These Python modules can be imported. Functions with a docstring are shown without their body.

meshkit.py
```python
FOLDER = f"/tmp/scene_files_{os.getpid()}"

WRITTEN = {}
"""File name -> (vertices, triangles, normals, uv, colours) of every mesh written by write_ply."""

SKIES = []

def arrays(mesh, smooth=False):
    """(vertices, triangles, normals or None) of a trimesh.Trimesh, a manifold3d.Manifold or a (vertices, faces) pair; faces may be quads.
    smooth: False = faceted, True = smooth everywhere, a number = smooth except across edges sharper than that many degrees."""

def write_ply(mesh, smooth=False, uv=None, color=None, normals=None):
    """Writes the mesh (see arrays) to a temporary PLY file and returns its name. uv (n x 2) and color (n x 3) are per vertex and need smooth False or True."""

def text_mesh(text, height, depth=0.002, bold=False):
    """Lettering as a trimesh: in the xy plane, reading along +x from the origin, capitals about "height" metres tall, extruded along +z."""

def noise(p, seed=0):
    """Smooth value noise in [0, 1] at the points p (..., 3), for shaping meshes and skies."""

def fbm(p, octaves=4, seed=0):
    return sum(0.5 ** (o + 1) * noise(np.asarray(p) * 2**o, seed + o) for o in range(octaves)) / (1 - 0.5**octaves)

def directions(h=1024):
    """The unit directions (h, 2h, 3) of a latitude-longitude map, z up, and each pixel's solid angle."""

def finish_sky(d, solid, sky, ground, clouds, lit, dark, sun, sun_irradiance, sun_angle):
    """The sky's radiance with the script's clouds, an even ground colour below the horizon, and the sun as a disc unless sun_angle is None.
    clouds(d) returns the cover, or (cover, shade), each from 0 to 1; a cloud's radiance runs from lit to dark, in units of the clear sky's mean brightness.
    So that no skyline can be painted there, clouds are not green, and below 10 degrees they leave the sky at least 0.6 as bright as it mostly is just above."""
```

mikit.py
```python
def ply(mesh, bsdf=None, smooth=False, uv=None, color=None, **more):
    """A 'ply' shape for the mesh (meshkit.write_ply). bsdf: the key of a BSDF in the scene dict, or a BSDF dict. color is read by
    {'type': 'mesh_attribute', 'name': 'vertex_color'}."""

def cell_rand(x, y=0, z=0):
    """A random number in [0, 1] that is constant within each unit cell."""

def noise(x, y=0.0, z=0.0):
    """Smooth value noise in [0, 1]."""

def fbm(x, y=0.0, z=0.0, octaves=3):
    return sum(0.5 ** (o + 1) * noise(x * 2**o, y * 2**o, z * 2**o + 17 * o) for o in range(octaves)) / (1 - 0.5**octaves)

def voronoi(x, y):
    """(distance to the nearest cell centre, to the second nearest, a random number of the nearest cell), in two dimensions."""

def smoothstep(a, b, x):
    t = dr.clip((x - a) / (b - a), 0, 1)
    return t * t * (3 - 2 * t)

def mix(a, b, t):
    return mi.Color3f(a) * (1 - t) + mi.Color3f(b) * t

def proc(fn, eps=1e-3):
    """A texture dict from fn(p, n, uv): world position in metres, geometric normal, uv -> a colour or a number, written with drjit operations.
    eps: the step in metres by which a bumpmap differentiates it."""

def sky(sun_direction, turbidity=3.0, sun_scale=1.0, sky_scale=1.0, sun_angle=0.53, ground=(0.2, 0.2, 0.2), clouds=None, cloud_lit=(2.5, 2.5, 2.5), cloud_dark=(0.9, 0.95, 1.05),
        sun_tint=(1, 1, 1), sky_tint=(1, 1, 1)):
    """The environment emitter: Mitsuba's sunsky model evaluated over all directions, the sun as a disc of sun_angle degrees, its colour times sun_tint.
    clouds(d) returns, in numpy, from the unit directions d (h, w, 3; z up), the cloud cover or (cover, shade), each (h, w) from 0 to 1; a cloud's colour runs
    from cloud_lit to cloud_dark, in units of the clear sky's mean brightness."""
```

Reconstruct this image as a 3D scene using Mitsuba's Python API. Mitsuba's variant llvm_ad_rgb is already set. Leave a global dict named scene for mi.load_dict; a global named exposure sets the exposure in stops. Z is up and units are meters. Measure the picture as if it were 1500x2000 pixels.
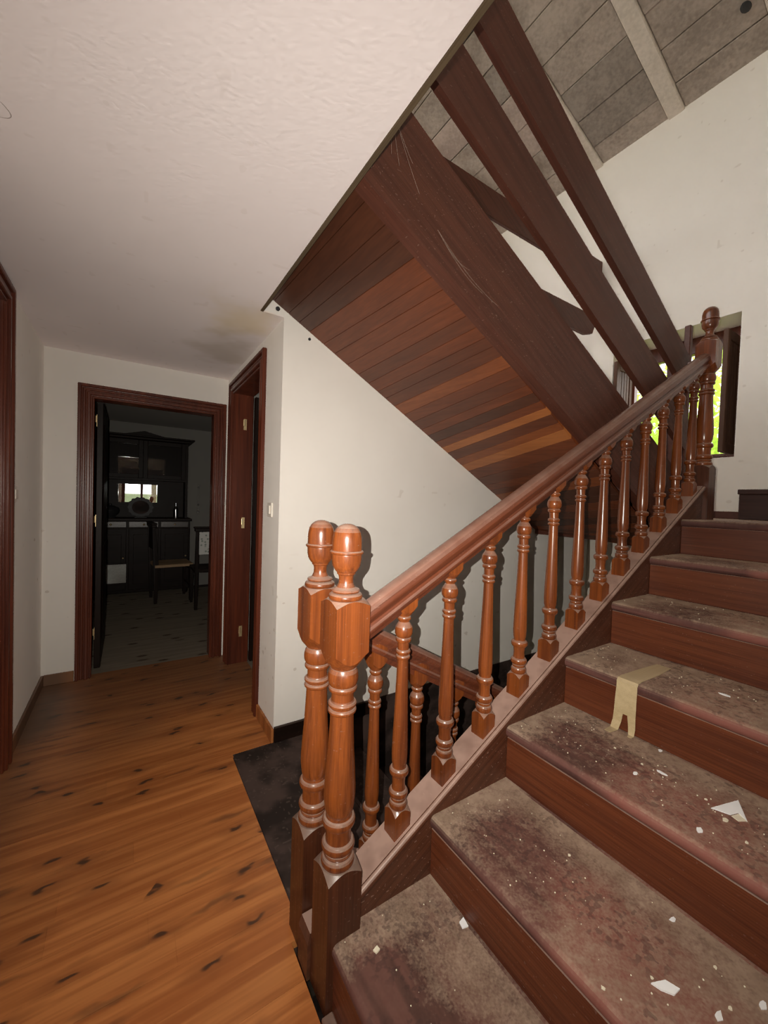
import math, random
import numpy as np
import trimesh
import manifold3d as m3
import drjit as dr
import mitsuba as mi
import mikit
import meshkit
from mikit import noise, fbm, voronoi, cell_rand, smoothstep, mix

T = mi.ScalarTransform4f
rng = random.Random(7)
scene, labels = {}, {}

# ---------------------------------------------------------------- camera, sky, flash, exposure
CAM = (-0.4421, -0.8824, 1.3004)
scene['camera'] = {'type': 'perspective', 'fov': 2 * math.degrees(math.atan(750 / 770.26)), 'fov_axis': 'x',
                   'near_clip': 0.01, 'far_clip': 200.0,
                   'to_world': T().look_at(origin=list(CAM), target=[0.1018, -0.0437, 1.2743], up=[-0.0135, 0.0398, 0.9991])}
exposure = 0.5
FLASH = 9.8
# overcast daylight: it comes in through the landing window, the glazed door behind and a gable window added upstairs out of view
def clouds(d):
    c = meshkit.fbm(d * 2.5 + 3, 4, seed=2)
    return np.clip(0.75 + 0.5 * (c - 0.5), 0, 1), np.clip((c - 0.4) * 1.2, 0, 1)
scene['sky'] = mikit.sky((0.55, -0.35, 0.75), turbidity=5, sun_scale=0.0, sky_scale=15.0, clouds=clouds,
                         cloud_lit=(2.2, 2.1, 1.95), cloud_dark=(1.25, 1.22, 1.18), sky_tint=(1.05, 1.0, 0.92), ground=(0.12, 0.14, 0.08))
# the flash of the phone that took the photograph, a few centimetres left of its lens
_fd = np.array([0.5439, 0.8387, -0.02])
_fp = np.array([-0.4421 - 0.036, -0.8824 + 0.023, 1.312])
scene['flash'] = {'type': 'spot', 'to_world': T().look_at(origin=_fp.tolist(), target=(_fp + _fd).tolist(), up=[0, 0, 1]), 'cutoff_angle': 72.0, 'beam_width': 12.0,
                  'intensity': {'type': 'rgb', 'value': [FLASH * 1.07, FLASH * 1.0, FLASH * 0.89]}}

# ---------------------------------------------------------------- dimensions (metres; x along the stair, y across it, z up)
RISE, GO = 0.18, 0.3295
H = 2.239                      # hall ceiling
SLAB = 2.52                    # upper floor
XC, XL, YS, YF, XE = 0.222, -0.916, 1.156, 2.506, 3.15
ROOF_Z, ROOF_T = 4.44, 0.32    # roof height at the end wall, and its slope


# ---------------------------------------------------------------- helpers
def key_for(name):
    if name not in scene and name not in labels:
        return name
    i = 1
    while f'{name}_{i:03d}' in scene or f'{name}_{i:03d}' in labels:
        i += 1
    return f'{name}_{i:03d}'


def put(name, mesh, mat, smooth=False, parent=None, label=None, **props):
    k = key_for((parent + '__' if parent else '') + name)
    scene[k] = mikit.ply(mesh, mat, smooth=smooth)
    if label or props:
        d = dict(props)
        if label:
            d['label'] = label
        labels[k] = d
    return k


def put_at(name, shape, to_world, parent):
    k = key_for(parent + '__' + name)
    scene[k] = {**shape, 'to_world': to_world}
    return k


def thing(name, label, category, group=None, kind=None):
    k = key_for(name)
    labels[k] = {'label': label, 'category': category}
    if group:
        labels[k]['group'] = group
    if kind:
        labels[k]['kind'] = kind
    return k


def hull(pts):
    return trimesh.Trimesh(np.asarray(pts, float), process=False).convex_hull


def box(x0, x1, y0, y1, z0, z1, b=0.0):
    if b <= 0:
        return trimesh.creation.box(bounds=[[x0, y0, z0], [x1, y1, z1]])
    pts = []
    for sx in (0, 1):
        for sy in (0, 1):
            for sz in (0, 1):
                c = np.array([(x0, x1)[sx], (y0, y1)[sy], (z0, z1)[sz]])
                d = np.array([1 - 2 * sx, 1 - 2 * sy, 1 - 2 * sz]) * b
                for k in range(3):
                    q = c + d
                    q[k] = c[k]
                    pts.append(q)
    return hull(pts)


def cat(*ms):
    return trimesh.util.concatenate([m for m in ms])


def lathe(profile, n=28):
    return trimesh.creation.revolve(np.array(profile, float), sections=n)


def man(mesh):
    v, f, _ = meshkit.arrays(mesh)
    tm = trimesh.Trimesh(v, f)
    return m3.Manifold(m3.Mesh(np.asarray(tm.vertices, np.float32), np.asarray(tm.faces, np.uint32)))


def prism_y(poly, y0, y1, b=0.0):
    """polygon of (x, z) extruded along y."""
    from shapely.geometry import Polygon
    m = trimesh.creation.extrude_polygon(Polygon(poly), y1 - y0, engine='earcut')
    v = m.vertices
    return trimesh.Trimesh(np.stack([v[:, 0], y1 - v[:, 2], v[:, 1]], 1), m.faces, process=False)


def prism_z(poly, z0, z1):
    from shapely.geometry import Polygon
    m = trimesh.creation.extrude_polygon(Polygon(poly), z1 - z0, engine='earcut')
    m.apply_translation([0, 0, z0])
    return m


def rail_mesh(profile, x0, x1, z_at0, slope, y=0.0, n=1):
    """closed profile of (y, w) swept along x, sheared up or down by slope."""
    pr = np.array(profile, float)
    xs = np.linspace(x0, x1, n + 1)
    v, f, m = [], [], len(pr)
    for x in xs:
        v += [(x, y + a, z_at0 + slope * x + w) for a, w in pr]
    for k in range(n):
        for i in range(m):
            a, b2 = k * m + i, k * m + (i + 1) % m
            f += [(a, b2, b2 + m), (a, b2 + m, a + m)]
    from shapely.geometry import Polygon
    cap_v, cap_f = trimesh.creation.triangulate_polygon(Polygon(pr), engine='earcut')
    tree = [int(np.argmin(((pr - q) ** 2).sum(1))) for q in cap_v]
    for t in cap_f:
        a, b2, c = (tree[i] for i in t)
        f += [(a, b2, c), (n * m + c, n * m + b2, n * m + a)]
    me = trimesh.Trimesh(np.array(v), np.array(f), process=False)
    me.fix_normals()
    return me


def wall_with_hole(axis, a0, a1, z0, z1, t0, t1, holes):
    """a wall in the plane of 'axis' ('x' or 'y'), thickness t0..t1, span a0..a1, with rectangular holes (a0, a1, z0, z1)."""
    edges_a = sorted({a0, a1, *[h[0] for h in holes], *[h[1] for h in holes]})
    edges_z = sorted({z0, z1, *[h[2] for h in holes], *[h[3] for h in holes]})
    solid = m3.Manifold.cube((a1 - a0, t1 - t0, z1 - z0)).translate((a0, t0, z0))
    for h in holes:
        e = 0.01
        solid = solid - m3.Manifold.cube((h[1] - h[0], t1 - t0 + 2 * e, h[3] - h[2])).translate((h[0], t0 - e, h[2]))
    me = solid.to_mesh()
    v, f = np.array(me.vert_properties[:, :3]), np.array(me.tri_verts)
    if axis == 'x':
        v = v[:, [1, 0, 2]]
        f = f[:, ::-1]
    return trimesh.Trimesh(v, f, process=False)


# ---------------------------------------------------------------- materials
DUST = (0.30, 0.225, 0.185)


def wood(c0, c1, axis, dust=0.0, scale=1.0, dust_col=DUST):
    def fn(p, n, uv):
        along, a, b = {'x': (p.x, p.y, p.z), 'y': (p.y, p.x, p.z), 'z': (p.z, p.x, p.y), 'up': (0.876 * p.x + 0.482 * p.z, p.y, 0.876 * p.z - 0.482 * p.x),
                       'down': (0.876 * p.x - 0.482 * p.z, p.y, 0.876 * p.z + 0.482 * p.x)}[axis]
        w = 0.02 * noise(along * 2.0 + 3.1, a * 7, b * 7)
        g = fbm(along * 3.0 * scale, (a + w) * 75 * scale, (b + w) * 75 * scale, 3)
        f = fbm(along * 8.0 * scale, a * 300 * scale, b * 300 * scale, 2)
        m = fbm(along * 1.5 + 7, a * 11 * scale, b * 11 * scale, 3)
        col = mix(c0, c1, smoothstep(0.22, 0.78, 0.38 * g + 0.22 * f + 0.4 * m))
        if dust > 0:
            dn = fbm(p.x * 22, p.y * 22, p.z * 22, 3)
            sp = noise(p.x * 160, p.y * 160, p.z * 160)
            d = dust * smoothstep(0.2, 0.85, n.z) * (0.55 + 0.9 * dn) + 0.04 * dust * dn
            d = d + dust * 0.7 * smoothstep(0.86, 0.95, sp) * dn
            col = mix(col, dust_col, dr.clip(d, 0, 1))
        return col
    return fn


def bsdf(name, col, rough, spec=0.5, bump=None, bump_scale=1.0, coat=0.0, metallic=0.0, two=True):
    base = {'type': 'rgb', 'value': list(col)} if isinstance(col, (tuple, list)) else mikit.proc(col)
    r = {'type': 'principled', 'base_color': base, 'roughness': rough, 'specular': spec, 'metallic': metallic}
    if coat:
        r['clearcoat'] = coat
        r['clearcoat_gloss'] = 0.85
    if bump is not None:
        r = {'type': 'bumpmap', 'arbitrary': mikit.proc(bump, 1e-3), 'scale': bump_scale, 'bsdf': r}
    scene[name] = {'type': 'twosided', 'bsdf': r} if two else r
    return name


def plaster_bump(p, n, uv):
    return fbm(p.x * 130, p.y * 130, p.z * 130, 2)


def wall_col(p, n, uv):
    big = fbm(p.x * 1.3 + 5, p.y * 1.3, p.z * 1.3, 3)
    sp = smoothstep(0.87, 0.93, noise(p.x * 27, p.y * 27, p.z * 27))
    c = mix((0.70, 0.665, 0.62), (0.78, 0.75, 0.71), big)
    return mix(c, (0.42, 0.36, 0.30), 0.5 * sp * smoothstep(0.5, 0.7, noise(p.x * 3, p.y * 3, p.z * 3)))


def ceil_col(p, n, uv):
    big = fbm(p.x * 1.6 + 1, p.y * 1.6, p.z, 3)
    c = mix((0.70, 0.635, 0.635), (0.77, 0.71, 0.71), big)
    w = 0.30 * (fbm(p.x * 7, p.y * 7, 0, 3) - 0.5)
    st = smoothstep(0.32, 0.05, dr.sqrt(dr.square((p.x - 0.06) / 0.8) + dr.square((p.y - 1.3) / 1.0)) + w)
    c = mix(c, (0.64, 0.53, 0.36), 0.7 * st)
    st2 = smoothstep(0.36, 0.05, dr.sqrt(dr.square((p.x - 0.10) / 0.8) + dr.square((p.y - 1.85) / 1.3)) + w)
    c = mix(c, (0.40, 0.33, 0.25), 0.5 * st2)
    cr = dr.abs(fbm(p.x * 9 + 2, p.y * 9, 3.0, 3) - 0.5)
    crack = smoothstep(0.012, 0.004, cr) * smoothstep(0.06, 0.02, dr.sqrt(dr.square(p.x + 0.712) + dr.square(p.y - 0.495)))
    c = mix(c, (0.16, 0.12, 0.10), 0.7 * crack)
    sp = smoothstep(0.9, 0.95, noise(p.x * 22, p.y * 22, 1.0))
    return mix(c, (0.50, 0.43, 0.39), 0.16 * sp)


bsdf('wall_plaster', wall_col, 0.92, 0.2, plaster_bump, 0.0022)
bsdf('ceiling_plaster', ceil_col, 0.92, 0.2, plaster_bump, 0.0012)
bsdf('shaded_plaster', (0.26, 0.25, 0.23), 0.9, 0.2)  # plaster made darker: shade of the unlit room put into the colour


def cream_col(p, n, uv):
    big = fbm(p.x * 1.1 + 2, p.y * 1.1, p.z * 1.1, 3)
    sp = smoothstep(0.90, 0.95, noise(p.x * 21, p.y * 21, p.z * 21))
    return mix(mix((0.72, 0.665, 0.595), (0.80, 0.745, 0.675), big), (0.45, 0.38, 0.30), 0.3 * sp)


bsdf('smooth_plaster', cream_col, 0.9, 0.2)

RED0, RED1 = (0.085, 0.022, 0.009), (0.20, 0.058, 0.022)
bsdf('turned_wood', wood((0.058, 0.012, 0.003), (0.200, 0.050, 0.009), 'z', 0.5), 0.22, 0.5, coat=0.4)
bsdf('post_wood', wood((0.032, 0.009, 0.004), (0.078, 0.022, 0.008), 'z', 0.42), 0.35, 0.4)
bsdf('rail_wood', wood((0.052, 0.013, 0.006), (0.115, 0.029, 0.011), 'up', 0.42, dust_col=(0.28, 0.18, 0.145)), 0.3, 0.5, coat=0.3)
bsdf('stringer_wood', wood((0.038, 0.011, 0.005), (0.085, 0.026, 0.011), 'up', 0.9, dust_col=(0.33, 0.215, 0.175)), 0.45, 0.4)
bsdf('upper_wood', wood((0.050, 0.015, 0.009), (0.090, 0.027, 0.015), 'down', 0.55), 0.5, 0.35)
bsdf('trim_wood', wood((0.05, 0.033, 0.018), (0.12, 0.085, 0.05), 'y', 0.3), 0.8, 0.2)
bsdf('shutter_wood', wood((0.05, 0.022, 0.013), (0.11, 0.05, 0.028), 'z', 0.1), 0.6, 0.3)
bsdf('riser_wood', wood((0.062, 0.014, 0.006), (0.135, 0.036, 0.013), 'y', 0.45), 0.4, 0.35)
bsdf('door_wood', wood((0.050, 0.011, 0.006), (0.135, 0.030, 0.012), 'z', 0.12), 0.30, 0.35, coat=0.1)
bsdf('dark_wood', wood((0.006, 0.003, 0.002), (0.014, 0.006, 0.004), 'x', 0.1), 0.45, 0.15)
bsdf('dark_wood_upright', wood((0.006, 0.003, 0.002), (0.014, 0.006, 0.004), 'z', 0.1), 0.45, 0.15)


def tread_col(p, n, uv):
    g = fbm(p.x * 45, p.y * 3.0, p.z * 45, 3)
    red = mix((0.055, 0.019, 0.017), (0.115, 0.044, 0.037), smoothstep(0.3, 0.7, g))
    step = dr.floor(p.x / 0.3295)
    fx = p.x / 0.3295 - step
    big = fbm(p.x * 6.0, p.y * 4.5, step * 3.7, 3)
    fine = 0.55 * fbm(p.x * 60, p.y * 60, p.z * 9, 3) + 0.45 * fbm(p.x * 230, p.y * 230, 3.0, 2)
    # dust lies thick at the back and beside the stringer; feet have scuffed the middle, dark first, then reddish
    yy = p.y + 0.22 * (big - 0.5)
    front = smoothstep(1.0, 0.45, fx + 0.55 * (big - 0.5))
    dark = front * smoothstep(-0.04, -0.15, yy) * (1 - smoothstep(-0.30, -0.42, yy))
    ruddy = front * smoothstep(-0.30, -0.42, yy)
    d = 0.92 - 0.78 * dark - 0.52 * ruddy - dr.select(step < 0.5, 0.28, 0.0) + dr.select(step > 2.5, 0.30, 0.0)
    d = dr.clip(d + 0.55 * (big - 0.5) + 1.2 * (fine - 0.5), 0.06, 1.0)
    red = mix(red, (0.23, 0.080, 0.062), 0.8 * ruddy)
    d = d * smoothstep(0.3, 0.9, n.z) + 0.10 * fine
    dustc = mix((0.235, 0.160, 0.112), (0.385, 0.278, 0.208), fbm(p.x * 30, p.y * 30, 2.0, 3))
    c = mix(red, dustc, dr.clip(d, 0, 1))
    mottled = smoothstep(0.56, 0.68, fbm(p.x * 95, p.y * 95, 5.0, 2)) * smoothstep(0.45, 0.6, fbm(p.x * 8, p.y * 8, 9.0, 2))
    return mix(c, (0.05, 0.026, 0.025), 0.40 * mottled * smoothstep(0.3, 0.9, n.z))


bsdf('tread_wood', tread_col, 0.7, 0.25)


def floor_col(tone):
    def fn(p, n, uv):
        row = dr.floor((p.y + 10.0) / 0.105)
        r = cell_rand(row, 4)
        g = fbm(p.x * 2.2 + r * 9, p.y * 42, r * 7, 4)
        f = fbm(p.x * 7.0 + r * 5, p.y * 160, r * 3, 2)
        c = mix((0.35, 0.108, 0.028), (0.52, 0.196, 0.058), smoothstep(0.3, 0.72, 0.75 * g + 0.25 * f))
        c = c * (0.93 + 0.14 * r) * tone
        # knots: dark eyes with a long streak along the grain
        wob = 0.35 * (fbm(p.x * 20, p.y * 45, 1.0, 2) - 0.5)
        kd, k2, kr = voronoi(p.x * 3.8 + 40 + wob * 0.4, p.y * 10.5 + 30 + wob)
        eye = smoothstep(0.125, 0.045, kd + 0.1 * wob) * smoothstep(0.30, 0.42, kr)
        halo = smoothstep(0.42, 0.1, kd + 0.2 * wob) * smoothstep(0.36, 0.46, kr)
        sd, s2, sr = voronoi(p.x * 1.9 + 11, p.y * 15 + 7 + wob)
        streak = smoothstep(0.22, 0.05, sd) * smoothstep(0.62, 0.7, sr)
        c = mix(c, (0.24, 0.075, 0.022), 0.45 * halo)
        c = mix(c, (0.13, 0.05, 0.02), 0.6 * streak)
        c = mix(c, (0.05, 0.024, 0.014), 0.9 * eye)
        # darker brown towards the back of the hall and along its left wall
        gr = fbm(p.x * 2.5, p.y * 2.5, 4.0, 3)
        darkening = dr.clip(0.62 * smoothstep(1.1, 2.3, p.y + 0.5 * (gr - 0.5)) + 0.45 * smoothstep(0.22, 0.02, p.x + 0.916) + 0.15 * gr, 0, 1)
        c = mix(c, (0.11, 0.068, 0.046), darkening * 0.9)
        return c
    return fn


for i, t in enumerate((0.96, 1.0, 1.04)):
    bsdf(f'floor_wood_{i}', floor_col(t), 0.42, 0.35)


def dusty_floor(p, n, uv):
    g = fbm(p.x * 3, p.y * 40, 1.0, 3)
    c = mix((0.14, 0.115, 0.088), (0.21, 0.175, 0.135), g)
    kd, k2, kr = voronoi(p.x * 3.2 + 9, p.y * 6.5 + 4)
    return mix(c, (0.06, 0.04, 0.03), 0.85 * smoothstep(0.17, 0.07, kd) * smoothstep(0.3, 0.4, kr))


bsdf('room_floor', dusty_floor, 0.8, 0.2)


def slab_dark(p, n, uv):
    f = fbm(p.x * 9, p.y * 9, p.z * 9, 4)
    s = smoothstep(0.8, 0.9, noise(p.x * 90, p.y * 90, p.z * 90))
    return mix(mix((0.020, 0.013, 0.011), (0.065, 0.042, 0.036), smoothstep(0.3, 0.7, f)), (0.12, 0.09, 0.075), 0.35 * s)


bsdf('dark_slab', slab_dark, 0.75, 0.25)
bsdf('dark_panel', slab_dark, 0.8, 0.2)


def concrete(c0, c1):
    def fn(p, n, uv):
        a = fbm(p.x * 5, p.y * 5, p.z * 5, 3)
        b = fbm(p.x * 60, p.y * 60, p.z * 60, 2)
        c = mix(c0, c1, smoothstep(0.25, 0.75, 0.6 * a + 0.4 * b))
        st = smoothstep(0.58, 0.72, fbm(p.x * 2.2 + 4, p.y * 2.2, p.z * 2.2, 3))
        return mix(c, (0.14, 0.10, 0.07), 0.35 * st)
    return fn


bsdf('block_a', concrete((0.25, 0.207, 0.177), (0.41, 0.345, 0.298)), 0.95, 0.1)
bsdf('block_b', concrete((0.19, 0.16, 0.139), (0.31, 0.265, 0.23)), 0.95, 0.1)
bsdf('block_c', concrete((0.30, 0.235, 0.206), (0.44, 0.355, 0.31)), 0.95, 0.1)
bsdf('block_d', concrete((0.42, 0.36, 0.27), (0.55, 0.48, 0.37)), 0.95, 0.1)
bsdf('joist_concrete', concrete((0.50, 0.44, 0.38), (0.64, 0.57, 0.50)), 0.95, 0.1)
bsdf('mortar', concrete((0.11, 0.095, 0.08), (0.17, 0.15, 0.13)), 0.95, 0.1)

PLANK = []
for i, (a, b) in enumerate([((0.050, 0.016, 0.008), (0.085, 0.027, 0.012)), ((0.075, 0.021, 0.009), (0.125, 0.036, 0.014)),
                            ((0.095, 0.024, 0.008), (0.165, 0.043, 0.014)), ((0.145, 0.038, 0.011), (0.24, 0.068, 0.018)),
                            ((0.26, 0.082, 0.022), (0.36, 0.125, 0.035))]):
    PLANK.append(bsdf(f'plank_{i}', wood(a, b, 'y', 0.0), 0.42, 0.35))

bsdf('switch_white', (0.74, 0.70, 0.63), 0.35, 0.5)
bsdf('brass', (0.80, 0.62, 0.34), 0.38, 0.5, metallic=0.85)
bsdf('steel', (0.75, 0.75, 0.75), 0.2, 0.5, metallic=1.0)
bsdf('black_iron', (0.02, 0.02, 0.022), 0.5, 0.4)
bsdf('flake_white', (0.82, 0.83, 0.84), 0.7, 0.3)
bsdf('flake_cream', (0.72, 0.66, 0.52), 0.7, 0.3)
bsdf('tape_beige', wood((0.40, 0.31, 0.17), (0.50, 0.40, 0.24), 'x', 0.25), 0.4, 0.4)
bsdf('cloth_white', concrete((0.50, 0.50, 0.47), (0.66, 0.66, 0.63)), 0.9, 0.1)


def floral(p, n, uv):
    d, d2, r = voronoi(p.x * 26, p.z * 26)
    return mix((0.66, 0.66, 0.63), (0.20, 0.25, 0.22), 0.8 * smoothstep(0.34, 0.2, d) * smoothstep(0.35, 0.5, r))


bsdf('floral_cloth', floral, 0.9, 0.1)
bsdf('pale_wood', wood((0.30, 0.19, 0.10), (0.42, 0.28, 0.16), 'x', 0.0), 0.5, 0.4)
bsdf('drawer_sheen', wood((0.05, 0.04, 0.035), (0.13, 0.11, 0.10), 'x', 0.2), 0.3, 0.5)  # lighter than the carcass: reflections on the glossy fronts put into the colour
bsdf('step_wood', wood((0.022, 0.008, 0.006), (0.045, 0.016, 0.011), 'y', 0.2), 0.5, 0.3)
bsdf('cobweb', (0.26, 0.20, 0.17), 0.9, 0.1)
scene['mirror_glass'] = {'type': 'conductor', 'specular_reflectance': {'type': 'rgb', 'value': [0.85, 0.87, 0.86]}}
scene['pane_glass'] = {'type': 'thindielectric', 'int_ior': 1.5}
scene['leaf_green'] = {'type': 'principledthin', 'base_color': {'type': 'rgb', 'value': [0.50, 0.66, 0.12]}, 'roughness': 0.5, 'diff_trans': 1.1}
scene['leaf_dark'] = {'type': 'principledthin', 'base_color': {'type': 'rgb', 'value': [0.50, 0.62, 0.14]}, 'roughness': 0.5, 'diff_trans': 1.0}
bsdf('bark', (0.12, 0.09, 0.06), 0.9, 0.1)


def soil(p, n, uv):
    return mix((0.10, 0.13, 0.04), (0.20, 0.22, 0.09), fbm(p.x, p.y, 0, 3))


bsdf('soil', soil, 0.95, 0.1)

# ---------------------------------------------------------------- the setting
S = 'structure'
# hall floor: boards along x, each its own
fl = thing('floor', 'varnished orange pine floor of the hall, knotty boards', 'floor', kind=S)
BW = 0.105
for i in range(-20, 24):
    y0 = i * BW - 10 + math.ceil(10 / BW) * BW
    y1 = y0 + BW
    if y1 < -3.02 or y0 > YF:
        continue
    ya, yb = max(y0, -3.0), min(y1, YF + 0.06)
    ranges = [(XL - 0.02, -0.024 if yb < 0.22 else 0.012)]
    if ya < -1.04:
        ranges = [(XL - 0.02, 0.62)]
    if ya >= YS - 0.06:
        ranges = [(XL - 0.02, XC + 0.14)]
    for xa, xb in ranges:
        cut = xa + rng.uniform(0.25, 0.75) * (xb - xa)
        for p0, p1 in ((xa, cut), (cut, xb)):
            dz = rng.uniform(-0.0004, 0.0)
            put('floorboard', box(p0 + 0.0001, p1 - 0.0001, ya + 0.0002, yb - 0.0002, -0.024, dz), f'floor_wood_{rng.randrange(3)}', parent=fl)
put('subfloor', cat(box(XL - 0.1, -0.03, -3.1, 0.2, -0.2, -0.026), box(XL - 0.1, 0.0, 0.2, YS, -0.2, -0.026), box(XL - 0.1, XC + 0.14, YS, YF + 0.1, -0.2, -0.026),
                    box(-0.03, 0.7, -3.1, -1.15, -0.2, -0.026)), 'dark_slab', parent=fl)
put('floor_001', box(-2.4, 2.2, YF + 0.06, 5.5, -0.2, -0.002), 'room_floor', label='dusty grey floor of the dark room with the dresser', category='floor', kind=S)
put('floor_002', box(XC + 0.14, 2.6, YS + 0.12, YF + 0.06, -0.2, -0.002), 'room_floor', label='dusty floor behind the half open side door', category='floor', kind=S)
put('floor_003', box(0.014, 0.40, 0.145, YS - 0.002, -0.16, 0.0, 0.003), 'dark_slab', label='dark stained wooden landing at the head of the basement stair', category='floor', kind=S)
put('floor_004', box(-0.1, 3.2, -1.2, YS, -2.0, -1.9), 'dark_slab', label='dark basement floor', category='floor', kind=S)

# hall ceiling and upper floor slab
put('ceiling_001', box(-2.52, 2.32, YF + 0.12, 5.5, H - 0.004, H + 0.01), 'shaded_plaster', label='ceiling of the dark room with the dresser, its shade put into the grey', category='ceiling', kind=S)
put('ceiling', cat(box(-3.0, 0.10, -3.1, YF, H, SLAB), box(0.10, 3.15, YS + 0.001, 5.5, H, SLAB), box(-3.0, 0.10, YF, 5.5, H, SLAB), box(0.10, 1.2, -3.1, -1.15, H, SLAB)),
    'ceiling_plaster', label='textured off-white hall ceiling with a brown damp stain', category='ceiling', kind=S)

# walls
put('wall_left', wall_with_hole('x', -3.1, YF + 0.12, -0.2, H, XL - 0.12, XL, [(0.712, 1.55, -0.05, 2.152)]), 'wall_plaster',
    label='left hall wall of rough white plaster', category='wall', kind=S)
put('wall_far', wall_with_hole('y', XL - 0.12, XC + 0.14, -0.2, H, YF, YF + 0.12, [(-0.674, 0.144, -0.05, 1.972)]), 'wall_plaster',
    label='white wall at the end of the hall around the dresser doorway', category='wall', kind=S)
put('wall_right', wall_with_hole('x', YS, YF, -0.2, H, XC, XC + 0.14, [(1.52, 2.30, -0.05, 2.10)]), 'wall_plaster',
    label='short white hall wall with the narrow side doorway', category='wall', kind=S)
put('wall_stair', cat(box(XC + 0.0, XE, YS, YS + 0.12, 0.08, H + 0.005), box(-0.6, XE, YS, YS + 0.12, H + 0.004, SLAB + 0.06)), 'wall_plaster',
    label='white plaster wall beside the stairs under the planked soffit', category='wall', kind=S)
put('wall_basement', box(XC + 0.002, XE, YS - 0.004, YS + 0.12, -2.0, 0.08), 'dark_panel', label='dark wall of the basement stair below the white plaster', category='wall', kind=S)
WIN = (0.13, 1.0, 1.70, 2.72)
put('wall_end', wall_with_hole('x', -3.1, 5.5, -2.0, 4.62, XE, XE + 0.40, [WIN]), 'smooth_plaster',
    label='tall white wall behind the landing with the deep window', category='wall', kind=S)
put('wall_near', cat(box(0.6, XE, -1.27, -1.15, -2.0, 6.5), box(-3.0, 0.6, -1.27, -1.15, SLAB, 6.5)), 'smooth_plaster', label='white wall on the near side of the stairwell', category='wall', kind=S)
put('wall_back', wall_with_hole('y', XL - 0.12, 0.72, -0.2, H, -3.12, -3.0, [(-0.62, 0.42, 0.0, 2.05)]), 'wall_plaster', label='white hall wall with the glazed entrance door', category='wall', kind=S)
put('wall_hall_side', box(0.6, 0.72, -3.0, -1.27, -0.2, H), 'wall_plaster', label='white hall wall behind the stair foot', category='wall', kind=S)
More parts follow.
